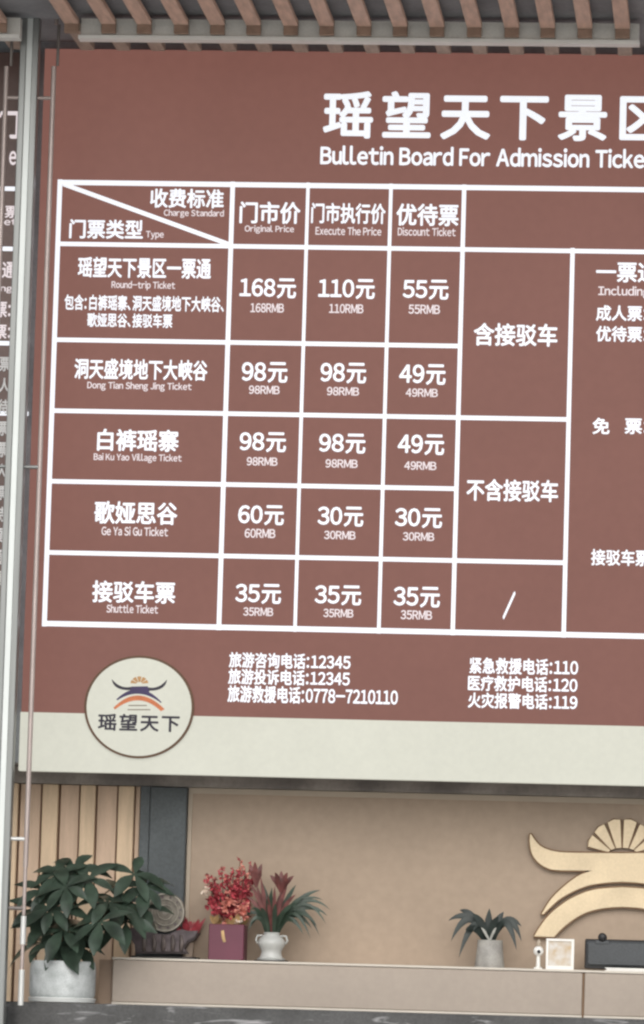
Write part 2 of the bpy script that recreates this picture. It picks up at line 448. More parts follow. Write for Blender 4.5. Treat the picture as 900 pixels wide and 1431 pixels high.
# ------------------------------------------------------------------ reflection of the price board, built as a lettered strip
YS = .02
sx1 = P(34, 500, YS).x - .0
sb = thing('price_board', 'narrow lettered strip standing in for the price board reflection left of the steel post', 'sign', (P(10, 500, YS).x - 1.0, YS, ZB))  # not a second board: its panel, band and table lines stand in for the reflection
XS0, XS1 = P(0, 500, YS).x - 2.4, XL - .055
part(MB().box(XS0, XS1, YS, YS + .05, zband, ZT - .02), 'brown_panel', mat('board reflection brown', (.125, .078, .068), .4, var=.15, scale=2, fine=.08), sb)
part(MB().box(XS0, XS1, YS, YS + .05, ZB, zband - .001), 'cream_band', mat('board reflection grey', (.30, .29, .27), .4, var=.1), sb)
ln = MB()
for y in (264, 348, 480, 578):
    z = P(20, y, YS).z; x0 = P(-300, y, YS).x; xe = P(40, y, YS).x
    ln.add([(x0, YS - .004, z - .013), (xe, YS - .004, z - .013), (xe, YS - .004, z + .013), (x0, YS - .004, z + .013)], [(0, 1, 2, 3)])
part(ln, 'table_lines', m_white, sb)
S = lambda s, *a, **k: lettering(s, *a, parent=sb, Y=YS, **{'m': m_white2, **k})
m_whg = mat('board reflection lettering', (.62, .62, .62), .5, var=.1)
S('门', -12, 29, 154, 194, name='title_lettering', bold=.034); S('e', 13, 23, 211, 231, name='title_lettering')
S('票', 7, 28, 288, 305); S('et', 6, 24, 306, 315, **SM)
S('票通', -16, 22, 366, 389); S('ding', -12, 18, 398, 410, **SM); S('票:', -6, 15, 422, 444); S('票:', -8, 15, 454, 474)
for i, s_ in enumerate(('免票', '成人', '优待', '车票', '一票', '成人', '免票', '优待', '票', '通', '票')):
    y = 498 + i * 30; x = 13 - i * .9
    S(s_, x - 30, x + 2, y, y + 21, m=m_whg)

# ------------------------------------------------------------------ steel post with rods
YP = -.55
def vert(px0, py0):                                    # X of a vertical through that pixel
    return P(px0, py0, YP).x
zb_, zt_ = TZ, P(45, -60, YP).z
xm = vert(44.5, 0)
post = thing('steel_door_post', 'tall pale steel post seen edge-on with rods on both sides', 'post', (xm, YP, TZ))
for sgn in (-1, 1):
    part(MB().box(min(xm + sgn * .017, xm + sgn * .054), max(xm + sgn * .017, xm + sgn * .054), YP - .03, YP + .05, zb_, zt_, .004), 'side_channel', m_steel, post)
part(MB().box(xm - .0165, xm + .0165, YP - .022, YP + .045, zb_, zt_), 'edge_highlight', m_edge, post)  # pale strip paints the post's central highlight onto its glass edge
def rod(xpx, ypx, y0, y1, r, m, name):
    p = P(xpx, ypx, YP); zt = P(xpx, y0, YP).z; zb = P(xpx - (y1 - y0) * .0385, y1, YP).z
    return part(MB().tube([(p.x, YP, zb), (p.x, YP, zt)], r, 14), name, m, post, 'auto')
R1 = rod(75.5, 93, 93, 1212, .0145, m_rod, 'pull_rod')
R2 = rod(9.5, 93, 93, 1212, .0145, m_rod, 'pull_rod')
xr1, xr2 = P(75.5, 93, YP).x, P(9.5, 93, YP).x
rod(79.5, 15, -40, 34, .011, m_rod, 'upper_rod'); rod(13, 15, -40, 33, .011, m_rod, 'upper_rod')
rod(81.5, 60, 34.5, 92, .009, m_roddk, 'upper_rod'); rod(16.5, 60, 33.5, 92, .009, m_roddk, 'upper_rod')
for (ya, yb, r, m) in ((1212.5, 1279, .011, m_rod), (1280, 1320, .0165, m_rodlt), (1320.5, 1354, .011, m_rod), (1355, 1405, .0165, m_rodlt)):  # lower rod; its wide pale sections are glare painted as metal
    za, zb2 = P(35, ya, YP).z, P(35, yb, YP).z
    for k, x in enumerate((xr1, xr2)):
        part(MB().tube([(x, YP, zb2), (x, YP, za)], r, 14), 'rod_and_glare', m, R1 if k == 0 else R2, 'auto')
for y, m in ((137, m_rod), (653, m_steel), (1173, m_rodlt), (1270, m_roddk)):
    z = P(55, y, YP).z
    part(MB().tube([(xm + .055, YP, z), (xr1, YP, z)], .011, 12), 'standoff', m, post, 'auto')
    part(MB().tube([(xm - .055, YP, z), (xr2, YP, z)], .011, 12), 'standoff', m, post, 'auto')

# ------------------------------------------------------------------ hall behind
YW = .62
zw_top = P(450, 1105, YW).z
zfl = TZ
# tan wall
xw0 = P(263, 1150, YW).x; xw1 = 5.5
wl = thing('back_wall', 'plain tan back wall behind the reception counter', 'wall', ((xw0 + xw1) / 2, YW, zfl))
part(MB().box(xw0, xw1, YW, YW + .1, zfl, zw_top - .001), 'wall_panel', m_wall, wl)
part(MB().box(xw0 - .001, xw1, YW - .012, YW - .001, zw_top - .035, zw_top - .002), 'trim', m_trim, wl)
part(MB().box(xw0 - .001, xw0 + .022, YW - .012, YW - .001, zfl, zw_top - .036), 'trim', m_trim, wl)
hd_ = MB().box(-6, xw1, YW - .03, YW + .12, zw_top + .001, ZB + .055)
tag(hd_.build('header_beam', m_soff), 'dark grey header beam between the board and the tan wall', 'beam')
# pillar
xp0, xp1 = P(197, 1150, YW).x, P(262, 1150, YW).x
pl = thing('slate_pillar', 'dark slate grey pillar between oak slats and tan wall', 'pillar', ((xp0 + xp1) / 2, YW, zfl))
part(MB().box(xp0, xp0 + .055, YW - .05, YW + .1, zfl, zw_top - .002), 'side_strip', m_pil, pl)
part(MB().box(xp0 + .058, xp1, YW - .065, YW + .1, zfl, zw_top - .002, .006), 'shaft', m_pil, pl)
# oak slats
xs0 = P(-120, 1150, YW).x
sw = thing('slatted_wood_wall', 'light oak slatted wall left of the dark pillar', 'wall', ((xs0 + xp0) / 2, YW, zfl))
part(MB().box(xs0, xp0 - .002, YW, YW + .1, zfl, zw_top - .001), 'backing', mat('oak shadow gap', (.16, .09, .055), .7), sw)
for pa, pb in ((-98, -78), (-46, -26), (5, 26), (60, 82), (113, 134), (166, 188)):
    a, b = P(pa, 1130, YW).x, P(pb, 1130, YW).x
    part(MB().box(a, b, YW - .035, YW - .001, zfl, zw_top - .002, .004), 'batten', m_bat, sw)
for pa, pb in ((-75, -49), (-23, 2), (29, 57), (85, 110.5), (136.5, 163.5), (190, 196)):
    a, b = P(pa, 1130, YW).x, P(pb, 1130, YW).x
    part(MB().box(a, b, YW - .014, YW - .001, zfl, zw_top - .003, .002), 'recess_panel', m_batbk, sw)

# gilded emblem on the wall
G0, GS = (550, 1080), 2.5714
YG = YW - .002
def g(x, y):
    v = P(G0[0] + x / GS, G0[1] + y / GS, YG); return (v.x, v.z)
AX = 822                                            # axis of symmetry in the crop
gr = thing('gilded_wall_emblem', 'large gilded hat-shaped emblem with fan crest on the tan wall', 'emblem', (P(870, 1300, YG).x, YG, P(870, 1310, YG).z))
def smooth_poly(pts, n=6):
    out = []
    for i in range(len(pts) - 1):
        p0 = pts[max(i - 1, 0)]; p1 = pts[i]; p2 = pts[i + 1]; p3 = pts[min(i + 2, len(pts) - 1)]
        for k in range(n):
            t = k / n
            out.append(tuple(.5 * (2 * p1[c] + (p2[c] - p0[c]) * t + (2 * p0[c] - 5 * p1[c] + 4 * p2[c] - p3[c]) * t * t + (3 * p1[c] - p0[c] - 3 * p2[c] + p3[c]) * t ** 3) for c in (0, 1)))
    out.append(pts[-1]); return out
def mirror(pts): return pts + [(2 * AX - x, y) for x, y in pts[::-1] if abs(x - AX) > .5]
def grow(poly, k):
    """outline pushed outwards by k crop pixels"""
    n = len(poly); ar = sum(poly[i][0] * poly[(i + 1) % n][1] - poly[(i + 1) % n][0] * poly[i][1] for i in range(n))
    s_ = 1 if ar > 0 else -1; out = []
    for i in range(n):
        a, b = Vector(poly[i - 1]), Vector(poly[(i + 1) % n]); t = (b - a)
        if t.length < 1e-6: out.append(poly[i]); continue
        t.normalize(); out.append((poly[i][0] + s_ * t.y * k, poly[i][1] - s_ * t.x * k))
    return out
def gild(poly, name, y=0.0):
    o = part(MB().prism([g(*p) for p in poly], YG - .045 - y, YG - .012 - y), name, m_gold, gr)
    part(MB().prism([g(*p) for p in grow(poly, 5.5)], YG - .040 - y, YG - .001), 'dark_edge', m_golddk, o)
brim = smooth_poly([(492, 222), (491, 250), (499, 292), (524, 325), (562, 346), (600, 351)]) + smooth_poly([(715, 352), (665, 371), (612, 410), (567, 455), (533, 508)]) \
     + smooth_poly([(540, 508), (600, 453), (680, 412), (750, 397), (AX, 392)])
top = smooth_poly([(495, 222), (507, 240), (524, 260), (548, 274), (585, 284), (640, 288), (AX, 290)])
half = brim + top[::-1]
full = brim + [(2 * AX - x, y) for x, y in brim[::-1] if abs(x - AX) > .5] + [(2 * AX - x, y) for x, y in top if abs(x - AX) > .5] + top[::-1]
gild(full, 'hat_brim')
ao = smooth_poly([(506, 588), (530, 550), (562, 510), (600, 478), (645, 449), (720, 421), (AX, 412)])
ai = smooth_poly([(578, 590), (600, 566), (630, 540), (664, 517), (703, 499), (760, 486), (AX, 482)])
arch = ao + [(2 * AX - x, y) for x, y in ao[::-1] if abs(x - AX) > .5] + [(2 * AX - x, y) for x, y in ai if abs(x - AX) > .5] + ai[::-1]
gild(arch, 'arch')
for k in range(6):
    # fan crest blades
    c0 = 168 - k * 24 - 1.2; a0, a1 = math.radians(174 - k * 28 - 3.2), math.radians(174 - (k + 1) * 28 + 3.2)
    bl = [(AX + 50 * math.cos(a0), 288 - 18 * math.sin(a0)), (AX + 124 * math.cos(a0), 284 - 115 * math.sin(a0)), (AX + 127 * math.cos((a0 + a1) / 2), 284 - 119 * math.sin((a0 + a1) / 2)),
          (AX + 124 * math.cos(a1), 284 - 115 * math.sin(a1)), (AX + 50 * math.cos(a1), 288 - 18 * math.sin(a1))]
    o = part(MB().prism([g(*p) for p in bl], YG - .035, YG - .012), 'fan_blade', m_gold, gr)
    part(MB().prism([g(*p) for p in grow(bl, 4.5)], YG - .030 + k * .0004, YG - .001), 'dark_edge', m_golddk, o)

# ------------------------------------------------------------------ reception counter
YC = .10
zc1 = P(450, 1345.5, YC).z; zc0 = P(450, 1411.5, YC).z
xk0 = P(157, 1370, YC).x; xk1 = 5.3; xseam = P(815, 1390, YC).x
ct = thing('reception_counter', 'long beige reception counter over a dark marble base', 'counter', ((xk0 + xk1) / 2, YC + .3, zfl))
ed = .012
def front(a, b):
    o = part(MB().box(a, b, YC, YC + .03, zc0 + ed + .001, zc1 - ed - .001, .004), 'front_panel', m_ctr, ct)
    part(MB().box(a, b, YC - .004, YC + .03, zc0, zc0 + ed), 'edge_strip', m_ctredge, o)
front(xk0, xseam - .006); front(xseam + .006, xk1)
part(MB().box(xseam - .0055, xseam + .0055, YC + .012, YC + .04, zc0, zc1 - ed - .002), 'seam', m_golddk, ct)
part(MB().box(xk0 - .005, xk1, YC - .008, YC + .50, zc1 - ed, zc1), 'counter_top', m_ctredge, ct)
xk00 = P(136, 1370, YC).x
part(MB().box(xk00, xk0 - .006, YC + .06, YC + .50, zc0, zc1 - ed - .004), 'end_panel', m_ctrdk, ct)
part(MB().box(P(-150, 1400, YC).x, xk1, YC - .42, YC + .5, zfl, zc0 - .002), 'marble_base', m_marb, ct)
ZC = zc1; YO = YC + .27; ZL = zc0 - .002

# ------------------------------------------------------------------ leaves
def leaf(mb, base, d, up, length, width, droop=.5, fold=.15, n=6, tipw=.0, wide=.55):
    """a curved blade with a folded midrib"""
    d = Vector(d).normalized(); up = Vector(up); side = d.cross(up)
    if side.length < .05: side = d.cross(Vector((0, 1, 0)))
    side.normalize(); nrm = side.cross(d).normalized()
    vs = []; p = Vector(base); cd_ = d.copy()
    for i in range(n + 1):
        t = i / n
        wv = width * (math.sin(math.pi * min(1, t ** wide)) * .5 + tipw * .5 * (t > .0) * (1 - t)) if 0 < t < 1 else width * .04
        nn_ = side.cross(cd_).normalized()
        vs += [p - side * wv + nn_ * wv * fold, p, p + side * wv + nn_ * wv * fold]
        cd_ = (cd_ + Vector((0, 0, -1)) * droop / n).normalized()
        p = p + cd_ * (length / n)
    fs = []
    for i in range(n):
        a = i * 3
        fs += [(a, a + 1, a + 4, a + 3), (a + 1, a + 2, a + 5, a + 4)]
    mb.add(vs, fs)

m_lf = mat('money plant leaf', (.036, .056, .040), .28, var=.45, scale=9, spec=.5)
m_lf2 = mat('strap leaf', (.035, .055, .038), .4, var=.35, scale=10)
m_lf3 = mat('grey green leaf', (.020, .028, .025), .45, var=.35, scale=10)
m_stem = mat('stem', (.10, .075, .045), .7, var=.2)
m_soil = mat('soil', (.03, .022, .016), .9, var=.3)
m_potw = mat('speckled white pot', (.38, .41, .41), .6, var=.16, scale=14, fine=.16, rgb2=(.57, .60, .605))

# money plant
YPL = YC - .2
pc = P(86.5, 1397, YPL); prad = (P(133, 1390, YPL) - P(40, 1390, YPL)).x / 2
mp_ = thing('potted_plant', 'leafy dark green money plant in a speckled white round pot', 'plant', (pc.x, YPL, ZL))
hp = P(86, 1343, YPL).z - ZL
part(MB().lathe((pc.x, YPL, ZL), [(prad * .93, .031), (prad * .955, .036), (prad * .975, .044), (prad * .985, .07), (prad * .985, hp * .8), (prad * .955, hp - .006), (prad * .93, hp),
         (prad * .86, hp), (prad * .85, hp - .025)], 48), 'pot', m_potw, mp_, 'auto')
part(MB().lathe((pc.x, YPL, ZL + .001), [(prad * .95, 0), (prad * .99, .004), (prad * 1.01, .026), (prad * .99, .030), (.001, .030)], 48), 'saucer', mat('white saucer', (.62, .64, .63), .4, var=.04), mp_, 'auto')
part(MB().lathe((pc.x, YPL, ZL), [(prad * .85, hp - .026), (0.001, hp - .02)], 32), 'soil', m_soil, mp_)
fol = MB(); stm = MB()
cl = [(80, 1222, 0), (104, 1216, .05), (122, 1230, -.05), (62, 1244, 0), (92, 1240, -.12), (72, 1270, -.12), (140, 1288, -.22),
      (60, 1296, 0), (88, 1300, -.14), (168, 1262, 0), (176, 1288, -.02), (188, 1222, .08), (204, 1240, .1), (112, 1304, -.05), (55, 1272, .05), (60, 1316, .02), (82, 1320, -.1), (104, 1322, 0), (196, 1268, .1), (152, 1262, -.1), (100, 1222, .1)]
for i, (x, y, dy) in enumerate(cl):
    h = P(x, y, YPL + dy)
    a = Vector((pc.x + random.uniform(-.05, .05), YPL + random.uniform(-.03, .03), ZL + hp - .03))
    mid = a.lerp(h, .55) + Vector((0, 0, .10)); 
    stm.tube([a, a.lerp(mid, .5) + Vector((0, 0, .02)), mid, mid.lerp(h, .6) + Vector((0, 0, .02)), h], [.008, .007, .005, .004, .003], 6)
    nl = random.choice((5, 6, 6, 7)); off = random.uniform(0, 6)
    tilt = Vector((random.uniform(-.3, .3), random.uniform(-.9, -.3), .6)).normalized()
    e1 = tilt.cross(Vector((0, 0, 1))).normalized(); e2 = tilt.cross(e1)
    for k in range(nl):
        q_ = off + 2 * math.pi * k / nl
        d = e1 * math.cos(q_) + e2 * math.sin(q_) + tilt * .12
        L = random.uniform(.17, .25) * (1.25 if i == 9 else 1)
        leaf(fol, h, d, tilt, L, L * .36, droop=random.uniform(.5, 1.2), fold=.2, n=7, wide=1.15)
part(stm, 'stem', m_stem, mp_, True)
part(fol, 'foliage', m_lf, mp_, True)

# bronze drum disc on carved stand
m_drum = mat('aged bronze', (.20, .18, .15), .5, .2, var=.30, scale=28, fine=.25)
m_drumlt = mat('worn bronze', (.34, .315, .27), .5, .2, var=.2, scale=30)
m_wood = mat('dark carved wood', (.060, .045, .050), .5, var=.45, scale=16, bump=.6, rgb2=(.13, .105, .11))
dc = P(231, 1275, YO)
ds = thing('bronze_disc', 'round grey bronze disc with ring pattern standing upright in the carved stand', 'ornament', (dc.x, YO, ZC + .05))
R_ = (P(259, 1275, YO) - P(204, 1275, YO)).x / 2
pr = [(R_ * .98, -.04), (R_, -.03), (R_, 0), (R_ * .97, .006), (R_ * .90, .006), (R_ * .88, 0), (R_ * .70, 0), (R_ * .68, .004), (R_ * .64, .004), (R_ * .62, 0), (R_ * .42, 0), (R_ * .40, .004), (R_ * .35, .004), (R_ * .33, 0), (.0008, .001)]
part(MB().lathe((dc.x, YO, dc.z), pr, 56, 'y'), 'disc', m_drum, ds, 'auto')
rg = MB(); n_ = 48
for r0, r1 in ((.90, .97), (.64, .68), (.355, .395)):
    ou = [(dc.x + R_ * r1 * math.cos(2 * math.pi * k / n_), dc.z + R_ * r1 * math.sin(2 * math.pi * k / n_)) for k in range(n_ + 1)]
    inn = [(dc.x + R_ * r0 * math.cos(2 * math.pi * k / n_), dc.z + R_ * r0 * math.sin(2 * math.pi * k / n_)) for k in range(n_ + 1)]
    rg.strip(ou, inn, YO - .009, YO - .0045)
part(rg, 'ring', m_drumlt, ds)
sr = []
for k in range(24):
    r = R_ * (.20 if k % 2 else .10); sr.append((dc.x + r * math.cos(math.pi * k / 12), dc.z + r * math.sin(math.pi * k / 12)))
part(MB().prism(sr, YO - .008, YO - .0015), 'star', m_drumlt, ds)
mk = MB()
for k in range(12):
    a = 2 * math.pi * k / 12 + .2; r = R_ * .79
    cx_, cz_ = dc.x + r * math.cos(a), dc.z + r * math.sin(a)
    mk.prism([(cx_ + .008 * math.cos(a + j * 1.257) * (1.3 if j % 2 else .7), cz_ + .008 * math.sin(a + j * 1.257)) for j in range(5)], YO - .004, YO - .0005)
part(mk, 'relief_mark', m_wood, ds)
sd = thing('carved_stand', 'dark carved wooden stand with jagged ends holding the bronze disc', 'stand', (dc.x, YO, ZC))
def o2(l, Y): return [(P(x, y, Y).x, P(x, y, Y).z) for x, y in l]
zz = ZC + .001
body = o2([(191, 1330), (190, 1318), (184, 1310), (176, 1300), (190, 1296), (202, 1299), (209, 1303), (216, 1302), (226, 1306), (238, 1306), (248, 1301), (256, 1299), (264, 1301), (279, 1301), (272, 1311), (263, 1315), (258, 1324), (263, 1330)], YO)
part(MB().prism(body, YO - .07, YO - .045), 'carved_front', m_wood, sd)
part(MB().prism([(x, z - .012) for x, z in body], YO - .044, YO + .075), 'carved_back', m_wood, sd)
pil_ = MB()
for x in (203, 217, 230, 243, 255):
    v0, v1 = P(x, 1329, YO), P(x, 1307, YO)
    pil_.tube([(v0.x, YO - .072, v0.z), (v0.x + .004, YO - .076, (v0.z + v1.z) / 2), (v1.x, YO - .07, v1.z)], [.011, .015, .008], 8)
part(pil_, 'carved_rib', mat('worn carved wood', (.11, .09, .085), .5, var=.4, scale=14), sd, True)
b0, b1 = P(186, 1330, YO).x, P(277, 1330, YO).x
part(MB().box(b0, b1, YO - .09, YO + .09, zz, ZC + .014, .003), 'base', mat('black lacquer', (.014, .012, .012), .35), sd)

# small red sprig behind the stand
m_red = mat('red petal', (.36, .050, .065), .5, var=.35, scale=30)
m_redlt = mat('pink petal', (.62, .24, .19), .5, var=.3, scale=30)
m_whpet = mat('pale petal', (.74, .62, .52), .5, var=.1)
YF = YO + .18
rs = thing('flower_sprig', 'small red leafy sprig in a white cup half hidden behind the bronze disc', 'plant', (P(263, 1330, YF).x, YF, ZC))
v = P(262, 1330, YF)
part(MB().lathe((v.x, YF, ZC), [(.02, 0), (.028, .01), (.034, .10), (.03, .102), (.028, .095)], 20), 'cup', m_whpet, rs, 'auto')
fm = MB()
for k in range(26):
    a = random.uniform(0, 6.28); bse = Vector((v.x + .012 * math.cos(a), YF + .012 * math.sin(a), ZC + .10))
    leaf(fm, bse, (math.cos(a) * .5, math.sin(a) * .4, 1.0), (0, -1, .2), random.uniform(.10, .19), .03, .25, n=5, wide=1)
part(fm, 'petal', [m_red], rs, True)

# red arrangement in a box
YR = YO
ra = thing('flower_arrangement', 'tall red blossom sprays in a square maroon box', 'flowers', (P(318, 1335, YR).x, YR, ZC))
bx0, bx1 = P(294, 1320, YR).x, P(343, 1320, YR).x; bz1 = P(318, 1292, YR).z
m_maroon = mat('maroon box', (.125, .032, .055), .45, var=.10, scale=6)
m_goldp = mat('gold paper', (.45, .30, .14), .45, .3, var=.35, scale=22)
bx = part(MB().box(bx0, bx1, YR - .10, YR + .10, ZC + .001, bz1, .004), 'box', m_maroon, ra)
gm = [(x, z) for x, z in o2([(309, 1301), (313, 1300), (314, 1309), (316, 1316), (312, 1317), (310, 1311)], YR - .1)]
part(MB().prism(gm, YR - .1035, YR - .101), 'gold_mark', m_goldp, bx)
pp = MB()
for k in range(16):
    x = bx0 + (bx1 - bx0) * random.uniform(.05, .95)
    leaf(pp, (x, YR - random.uniform(-.05, .09), bz1 - .01), (random.uniform(-.6, .6), -.4, 1), (0, -1, .3), random.uniform(.05, .085), .035, .4, n=4, wide=1)
part(pp, 'paper_wrap', m_goldp, ra, True)
def blob(mb, c, r, n=6):
    c = Vector(c)
    for k in range(n):
        d = Vector((random.gauss(0, 1), random.gauss(0, 1), random.gauss(0, 1))).normalized()
        leaf(mb, c, d, Vector((random.gauss(0, 1), random.gauss(0, 1), 1)), r, r * .6, .3, .25, 3, wide=1)
red = MB(); pink = MB(); pale = MB(); sg = MB()
sprays = [(290, 1220, 0), (300, 1228, .05), (310, 1211, 0), (318, 1224, -.05), (327, 1216, .05), (336, 1200, 0), (343, 1214, -.04), (351, 1210, .02), (357, 1222, .04), (330, 1230, -.08), (303, 1240, -.08), (347, 1232, -.06)]
for x, y, dy in sprays:
    tip = P(x, y, YR + dy); root = Vector((bx0 + (bx1 - bx0) * random.uniform(.35, .65), YR, bz1 - .02)); mid = root.lerp(tip, .5) + Vector((0, 0, .03))
    mid.x = mid.x * .5 + tip.x * .5
    sg.tube([root, mid, tip], [.004, .003, .002], 5)
    for k in range(24):
        t = k / 23
        c = (root.lerp(mid, (t - .0) * 2) if t < .5 else mid.lerp(tip, t * 2 - 1))
        if t < .18: continue
        s_ = .026 * (1.25 - t)
        blob(red if random.random() < .86 else pink, c + Vector((random.gauss(0, s_), random.gauss(0, s_), random.gauss(0, .008))), .036 * (1.25 - .75 * t))
for x, y, r, tgt in ((286, 1247, .030, pale), (322, 1258, .032, pink), (335, 1275, .035, pink), (314, 1268, .03, pink), (302, 1270, .03, red), (340, 1268, .03, pink), (293, 1262, .03, red), (333, 1288, .022, pale), (327, 1250, .025, red)):
    for j in range(4): blob(tgt, P(x + random.uniform(-4, 4), y + random.uniform(-4, 4), YR - .08), r, 8)
part(sg, 'stem', m_stem, ra, True); part(red, 'red_blossom', m_red, ra, True); part(pink, 'pink_blossom', m_redlt, ra, True); part(pale, 'pale_blossom', m_whpet, ra, True)

# strap plant in white urn
m_urn = mat('white glazed urn', (.46, .47, .455), .3, var=.06, scale=8)
YU = YO - .03; uc = P(379, 1335, YU); ux = uc.x
up_ = thing('potted_plant', 'red-centred green strap-leaf plant in a footed white urn', 'plant', (ux, YU, ZC))
pxm = (P(380, 1300, YU) - P(379, 1300, YU)).x
prof = [(20, 0), (21, 3), (17, 5), (15.5, 9), (15, 14), (17, 18), (20, 23), (20.5, 28), (18, 33), (13, 36), (11.5, 39), (12.5, 42), (10.5, 42), (9.5, 38)]
part(MB().lathe((ux, YU, ZC + .007), [(r * pxm * .93, h * pxm * .93) for r, h in prof], 36), 'urn', m_urn, up_, 'auto')
hn = MB()
for sgn in (-1, 1):
    hn.tube([(ux + sgn * 12 * pxm, YU, ZC + 36 * pxm), (ux + sgn * 20 * pxm, YU, ZC + 36 * pxm), (ux + sgn * 22 * pxm, YU, ZC + 30 * pxm), (ux + sgn * 19.5 * pxm, YU, ZC + 25 * pxm)], .006, 7)
part(hn, 'handle', m_urn, up_, True)
part(MB().lathe((ux, YU, ZC + .001), [(24 * pxm, 0), (24 * pxm, .008), (19 * pxm, .009)], 36), 'saucer', mat('black saucer', (.02, .018, .018), .4), up_, 'auto')
fl = MB(); rb = MB()
zu = ZC + 40 * pxm
def arch_leaf(mb, base, tip, lift, wdt, n=10, fold=.25):
    base, tip = Vector(base), Vector(tip); midp = (base + tip) / 2 + Vector((0, 0, lift))
    cpt = midp * 2 - (base + tip) / 2; vs = []
    for i in range(n + 1):
        t = i / n; p = base * (1 - t) ** 2 + cpt * 2 * t * (1 - t) + tip * t * t
        tg = ((cpt - base) * (1 - t) + (tip - cpt) * t).normalized()
        sd_ = tg.cross(Vector((0, -1, .35))).normalized(); nv = sd_.cross(tg)
        wv = wdt * .5 * (.55 + .75 * t if t < .6 else (1 - ((t - .6) / .4) ** 1.6))
        vs += [p - sd_ * wv + nv * wv * fold, p, p + sd_ * wv + nv * wv * fold]
    fs = []
    for i in range(n):
        a = i * 3; fs += [(a, a + 1, a + 4, a + 3), (a + 1, a + 2, a + 5, a + 4)]
    mb.add(vs, fs)
for tx, ty, lf, dy in ((349, 1292, .07, -.05), (352, 1270, .05, -.08), (357, 1250, .03, 0), (366, 1232, .02, .05), (380, 1240, .01, -.08), (398, 1236, .02, .05), (414, 1236, .03, -.02), (428, 1252, .05, 0),
                       (424, 1306, .10, -.06), (436, 1298, .10, -.02), (444, 1296, .11, -.08), (458, 1280, .10, 0), (448, 1244, .06, .06), (416, 1262, .04, -.1), (400, 1276, .03, -.12), (364, 1268, .03, -.12), (385, 1262, .02, -.14), (372, 1256, .02, -.1), (440, 1268, .07, .05), (410, 1290, .05, -.12)):
    arch_leaf(fl, (ux + random.uniform(-.03, .03), YU + random.uniform(-.02, .02), zu - .02), P(tx, ty, YU + dy), lf, .030)
for tx, ty, dy in ((349, 1208, .02), (356, 1204, -.03), (366, 1207, .02), (351, 1216, -.03), (366, 1217, -.02), (377, 1223, .0), (384, 1219, -.04), (393, 1217, .02), (402, 1219, -.03), (411, 1224, 0), (404, 1229, -.05), (384, 1229, -.05)):
    arch_leaf(rb, P(358 if tx < 370 else 393, 1240 if tx < 370 else 1248, YU), P(tx, ty, YU + dy), .015, .028, fold=.3)
for bx_, by_ in ((358, 1240), (393, 1248)):
    arch_leaf(rb, (ux, YU, zu - .02), P(bx_, by_ - 4, YU - .01), .005, .030)
for tx, ty, lf, dy in ((348, 1232, .02, -.06), (364, 1224, .01, -.05), (384, 1238, .0, -.07), (402, 1236, .02, -.05), (374, 1250, .0, -.10), (343, 1252, .04, -.03), (414, 1250, .04, -.07)):
    arch_leaf(rb, (ux + random.uniform(-.02, .02), YU - .01, zu - .02), P(tx, ty, YU + dy), lf, .026)
for tx, ty, lf, dy in ((456, 1292, .15, -.02), (447, 1309, .16, -.06), (462, 1272, .12, .02), (434, 1312, .14, -.09), (452, 1258, .09, .05), (346, 1302, .10, -.04), (340, 1284, .08, 0)):
    arch_leaf(fl, (ux + random.uniform(-.02, .02), YU, zu - .02), P(tx, ty, YU + dy), lf, .022, n=12)
part(fl, 'foliage', m_lf2, up_, True); part(rb, 'red_bract', mat('dusky red bract', (.13, .042, .038), .5, var=.45, scale=20), up_, True)

# fern-like plant in grey pot
m_gpot = mat('grey stone pot', (.33, .32, .30), .7, var=.22, scale=14, fine=.12)
YK = YO; kc = P(684, 1350, YK); k0 = (P(685, 1330, YK) - P(684, 1330, YK)).x
kp = thing('potted_plant', 'small dark arching plant in a tapered grey pot on the counter', 'plant', (kc.x, YK, ZC))
hk = P(684, 1314, YK).z - ZC
part(MB().lathe((kc.x, YK, ZC + .001), [(20.5 * k0, 0), (21 * k0, .004), (18.5 * k0, hk * .6), (17.5 * k0, hk - .006), (18 * k0, hk), (15.5 * k0, hk), (15 * k0, hk - .02), (.001, hk - .02)], 32), 'pot', m_gpot, kp, 'auto')
fk = MB(); wk = MB()
for tx, ty, lf, dy in ((626, 1287, .08, 0), (642, 1272, .05, .04), (630, 1316, .13, -.04), (641, 1339, .15, -.09), (684, 1269, .0, 0), (704, 1274, .02, .03), (729, 1295, .08, .02), (722, 1328, .14, -.07), (729, 1316, .13, -.03), (660, 1276, .02, -.05), (697, 1280, .015, -.06), (650, 1300, .04, -.1), (716, 1284, .035, .06)):
    arch_leaf(fk, (kc.x + random.uniform(-.03, .03), YK, ZC + hk - .015), P(tx, ty, YK + dy), lf, .043, n=12)
for tx, ty in ((672, 1296), (694, 1296), (676, 1304), (690, 1305)):
    arch_leaf(wk, (kc.x, YK - .04, ZC + hk - .01), P(tx, ty, YK - .08), .01, .016)
part(fk, 'foliage', m_lf3, kp, True); part(wk, 'pale_leaf', mat('pale leaf', (.5, .5, .46), .5, var=.1), kp, True)

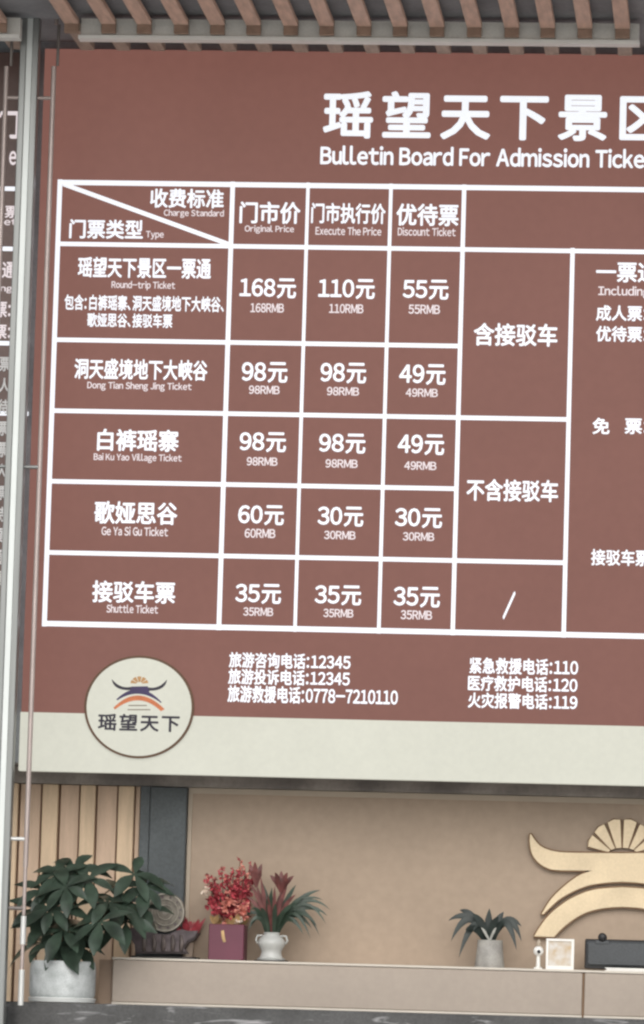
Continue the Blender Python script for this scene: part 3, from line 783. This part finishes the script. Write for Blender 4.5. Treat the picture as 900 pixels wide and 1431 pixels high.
# picture frame
m_fr = mat('white frame', (.80, .79, .76), .4, var=.03)
m_pic = mat('printed picture', (.62, .60, .57), .5, scale=20, rgb2=(.50, .38, .24), var=.1)
YQ = YO - .1
f0, f1 = P(763, 1335, YQ).x, P(802, 1335, YQ).x; fz1 = P(782, 1312, YQ).z
pf = thing('picture_frame', 'small white framed card standing on the counter near the monitor', 'frame', ((f0 + f1) / 2, YQ, ZC))
t_ = .016
fo = MB().box(f0, f1, YQ, YQ + .02, ZC + .001, ZC + t_ + .008); fo.box(f0, f1, YQ, YQ + .02, fz1 - t_ * .8, fz1)
fo.box(f0, f0 + t_ * .8, YQ + .0005, YQ + .0195, ZC + t_ + .0085, fz1 - t_ * .8 - .0005); fo.box(f1 - t_, f1, YQ + .0005, YQ + .0195, ZC + t_ + .0085, fz1 - t_ * .8 - .0005)
part(fo, 'frame', m_fr, pf)
part(MB().box(f0 + t_ * .8 + .0005, f1 - t_ - .0005, YQ + .008, YQ + .018, ZC + t_ + .009, fz1 - t_ * .8 - .001), 'picture', m_pic, pf)
part(MB().tube([((f0 + f1) / 2, YQ + .022, fz1 - .04), ((f0 + f1) / 2, YQ + .09, ZC + .004)], .005, 8), 'easel_leg', m_fr, pf)

# round-headed desk camera
hc = P(752.5, 1329, YQ); hr = (P(760, 1329, YQ) - P(746, 1329, YQ)).x / 2
dk = thing('desk_camera', 'small white round-headed desk camera left of the white framed card', 'camera', (hc.x, YQ, ZC))
part(MB().lathe((hc.x, YQ, ZC + .001), [(.026, 0), (.026, .008), (.012, .014), (.0105, .05), (.0105, hc.z - ZC)], 20), 'stand', m_fr, dk, 'auto')
hd = part(MB().lathe((hc.x, YQ, hc.z), [(.001, -.03), (hr * .7, -.026), (hr, -.012), (hr, .008), (hr * .82, .022), (hr * .4, .028), (.001, .029)], 24, 'y'), 'head', m_fr, dk, True)
part(MB().lathe((hc.x + .003, YQ - .027, hc.z - .004), [(.011, 0), (.011, .004), (.001, .006)], 14, 'y'), 'lens', mat('black lens', (.01, .01, .012), .2), hd)
part(MB().lathe((hc.x, YQ, hc.z + hr * .9), [(.014, 0), (.012, .028), (.004, .04), (.001, .041)], 12), 'finial', m_trim, dk, True)

# monitor seen from behind
m_mon = mat('monitor plastic', (.060, .066, .072), .5, var=.10, scale=6, fine=.15)
m_blk = mat('black bezel', (.014, .014, .016), .4)
YM = YO
x0, x1 = P(817, 1335, YM).x, P(925, 1335, YM).x; mz1 = P(860, 1313, YM).z; mz0 = ZC + .012
mo = thing('monitor', 'dark computer monitor turned away with a webcam on top', 'monitor', ((x0 + x1) / 2, YM, ZC))
part(MB().box(x0, x1, YM + .008, YM + .03, mz0, mz1, .006), 'bezel', m_blk, mo)
part(MB().box(x0 + .012, x1 - .012, YM - .012, YM + .0075, mz0 + .018, mz1 - .012, .01), 'back_shell', m_mon, mo)
part(MB().box((x0 + x1) / 2 - .09, (x0 + x1) / 2 + .09, YM - .03, YM + .12, ZC + .001, ZC + .011, .003), 'base', m_blk, mo)
wc = P(842, 1309, YM)
wb = part(MB().lathe((wc.x, YM + .0, wc.z - .004), [(.001, -.03), (.022, -.026), (.026, -.01), (.026, .02), (.018, .028), (.001, .03)], 20, 'y'), 'webcam', m_blk, mo, True)
part(MB().box(wc.x - .04, wc.x + .04, YM - .018, YM - .0125, mz1 - .028, mz1 - .006, .002), 'webcam_clip', m_mon, mo)
# papers
pw = MB()
pxs0, pxs1 = P(845, 1357, YC + .02).x, P(930, 1357, YC + .02).x
for k in range(4): pw.box(pxs0 + random.uniform(0, .012), pxs1 + random.uniform(0, .02), YC + .02 + random.uniform(0, .01), YC + .20, ZC + .0008 + k * .0045, ZC + .005 + k * .0045)
tag(pw.build('paper_stack', mat('white paper', (.80, .79, .76), .6, var=.03), origin=((pxs0 + pxs1) / 2, YC + .1, ZC)), 'low stack of white papers in front of the dark monitor', 'papers')
for o in SC.objects:
    if '_o' in o: del o['_o']
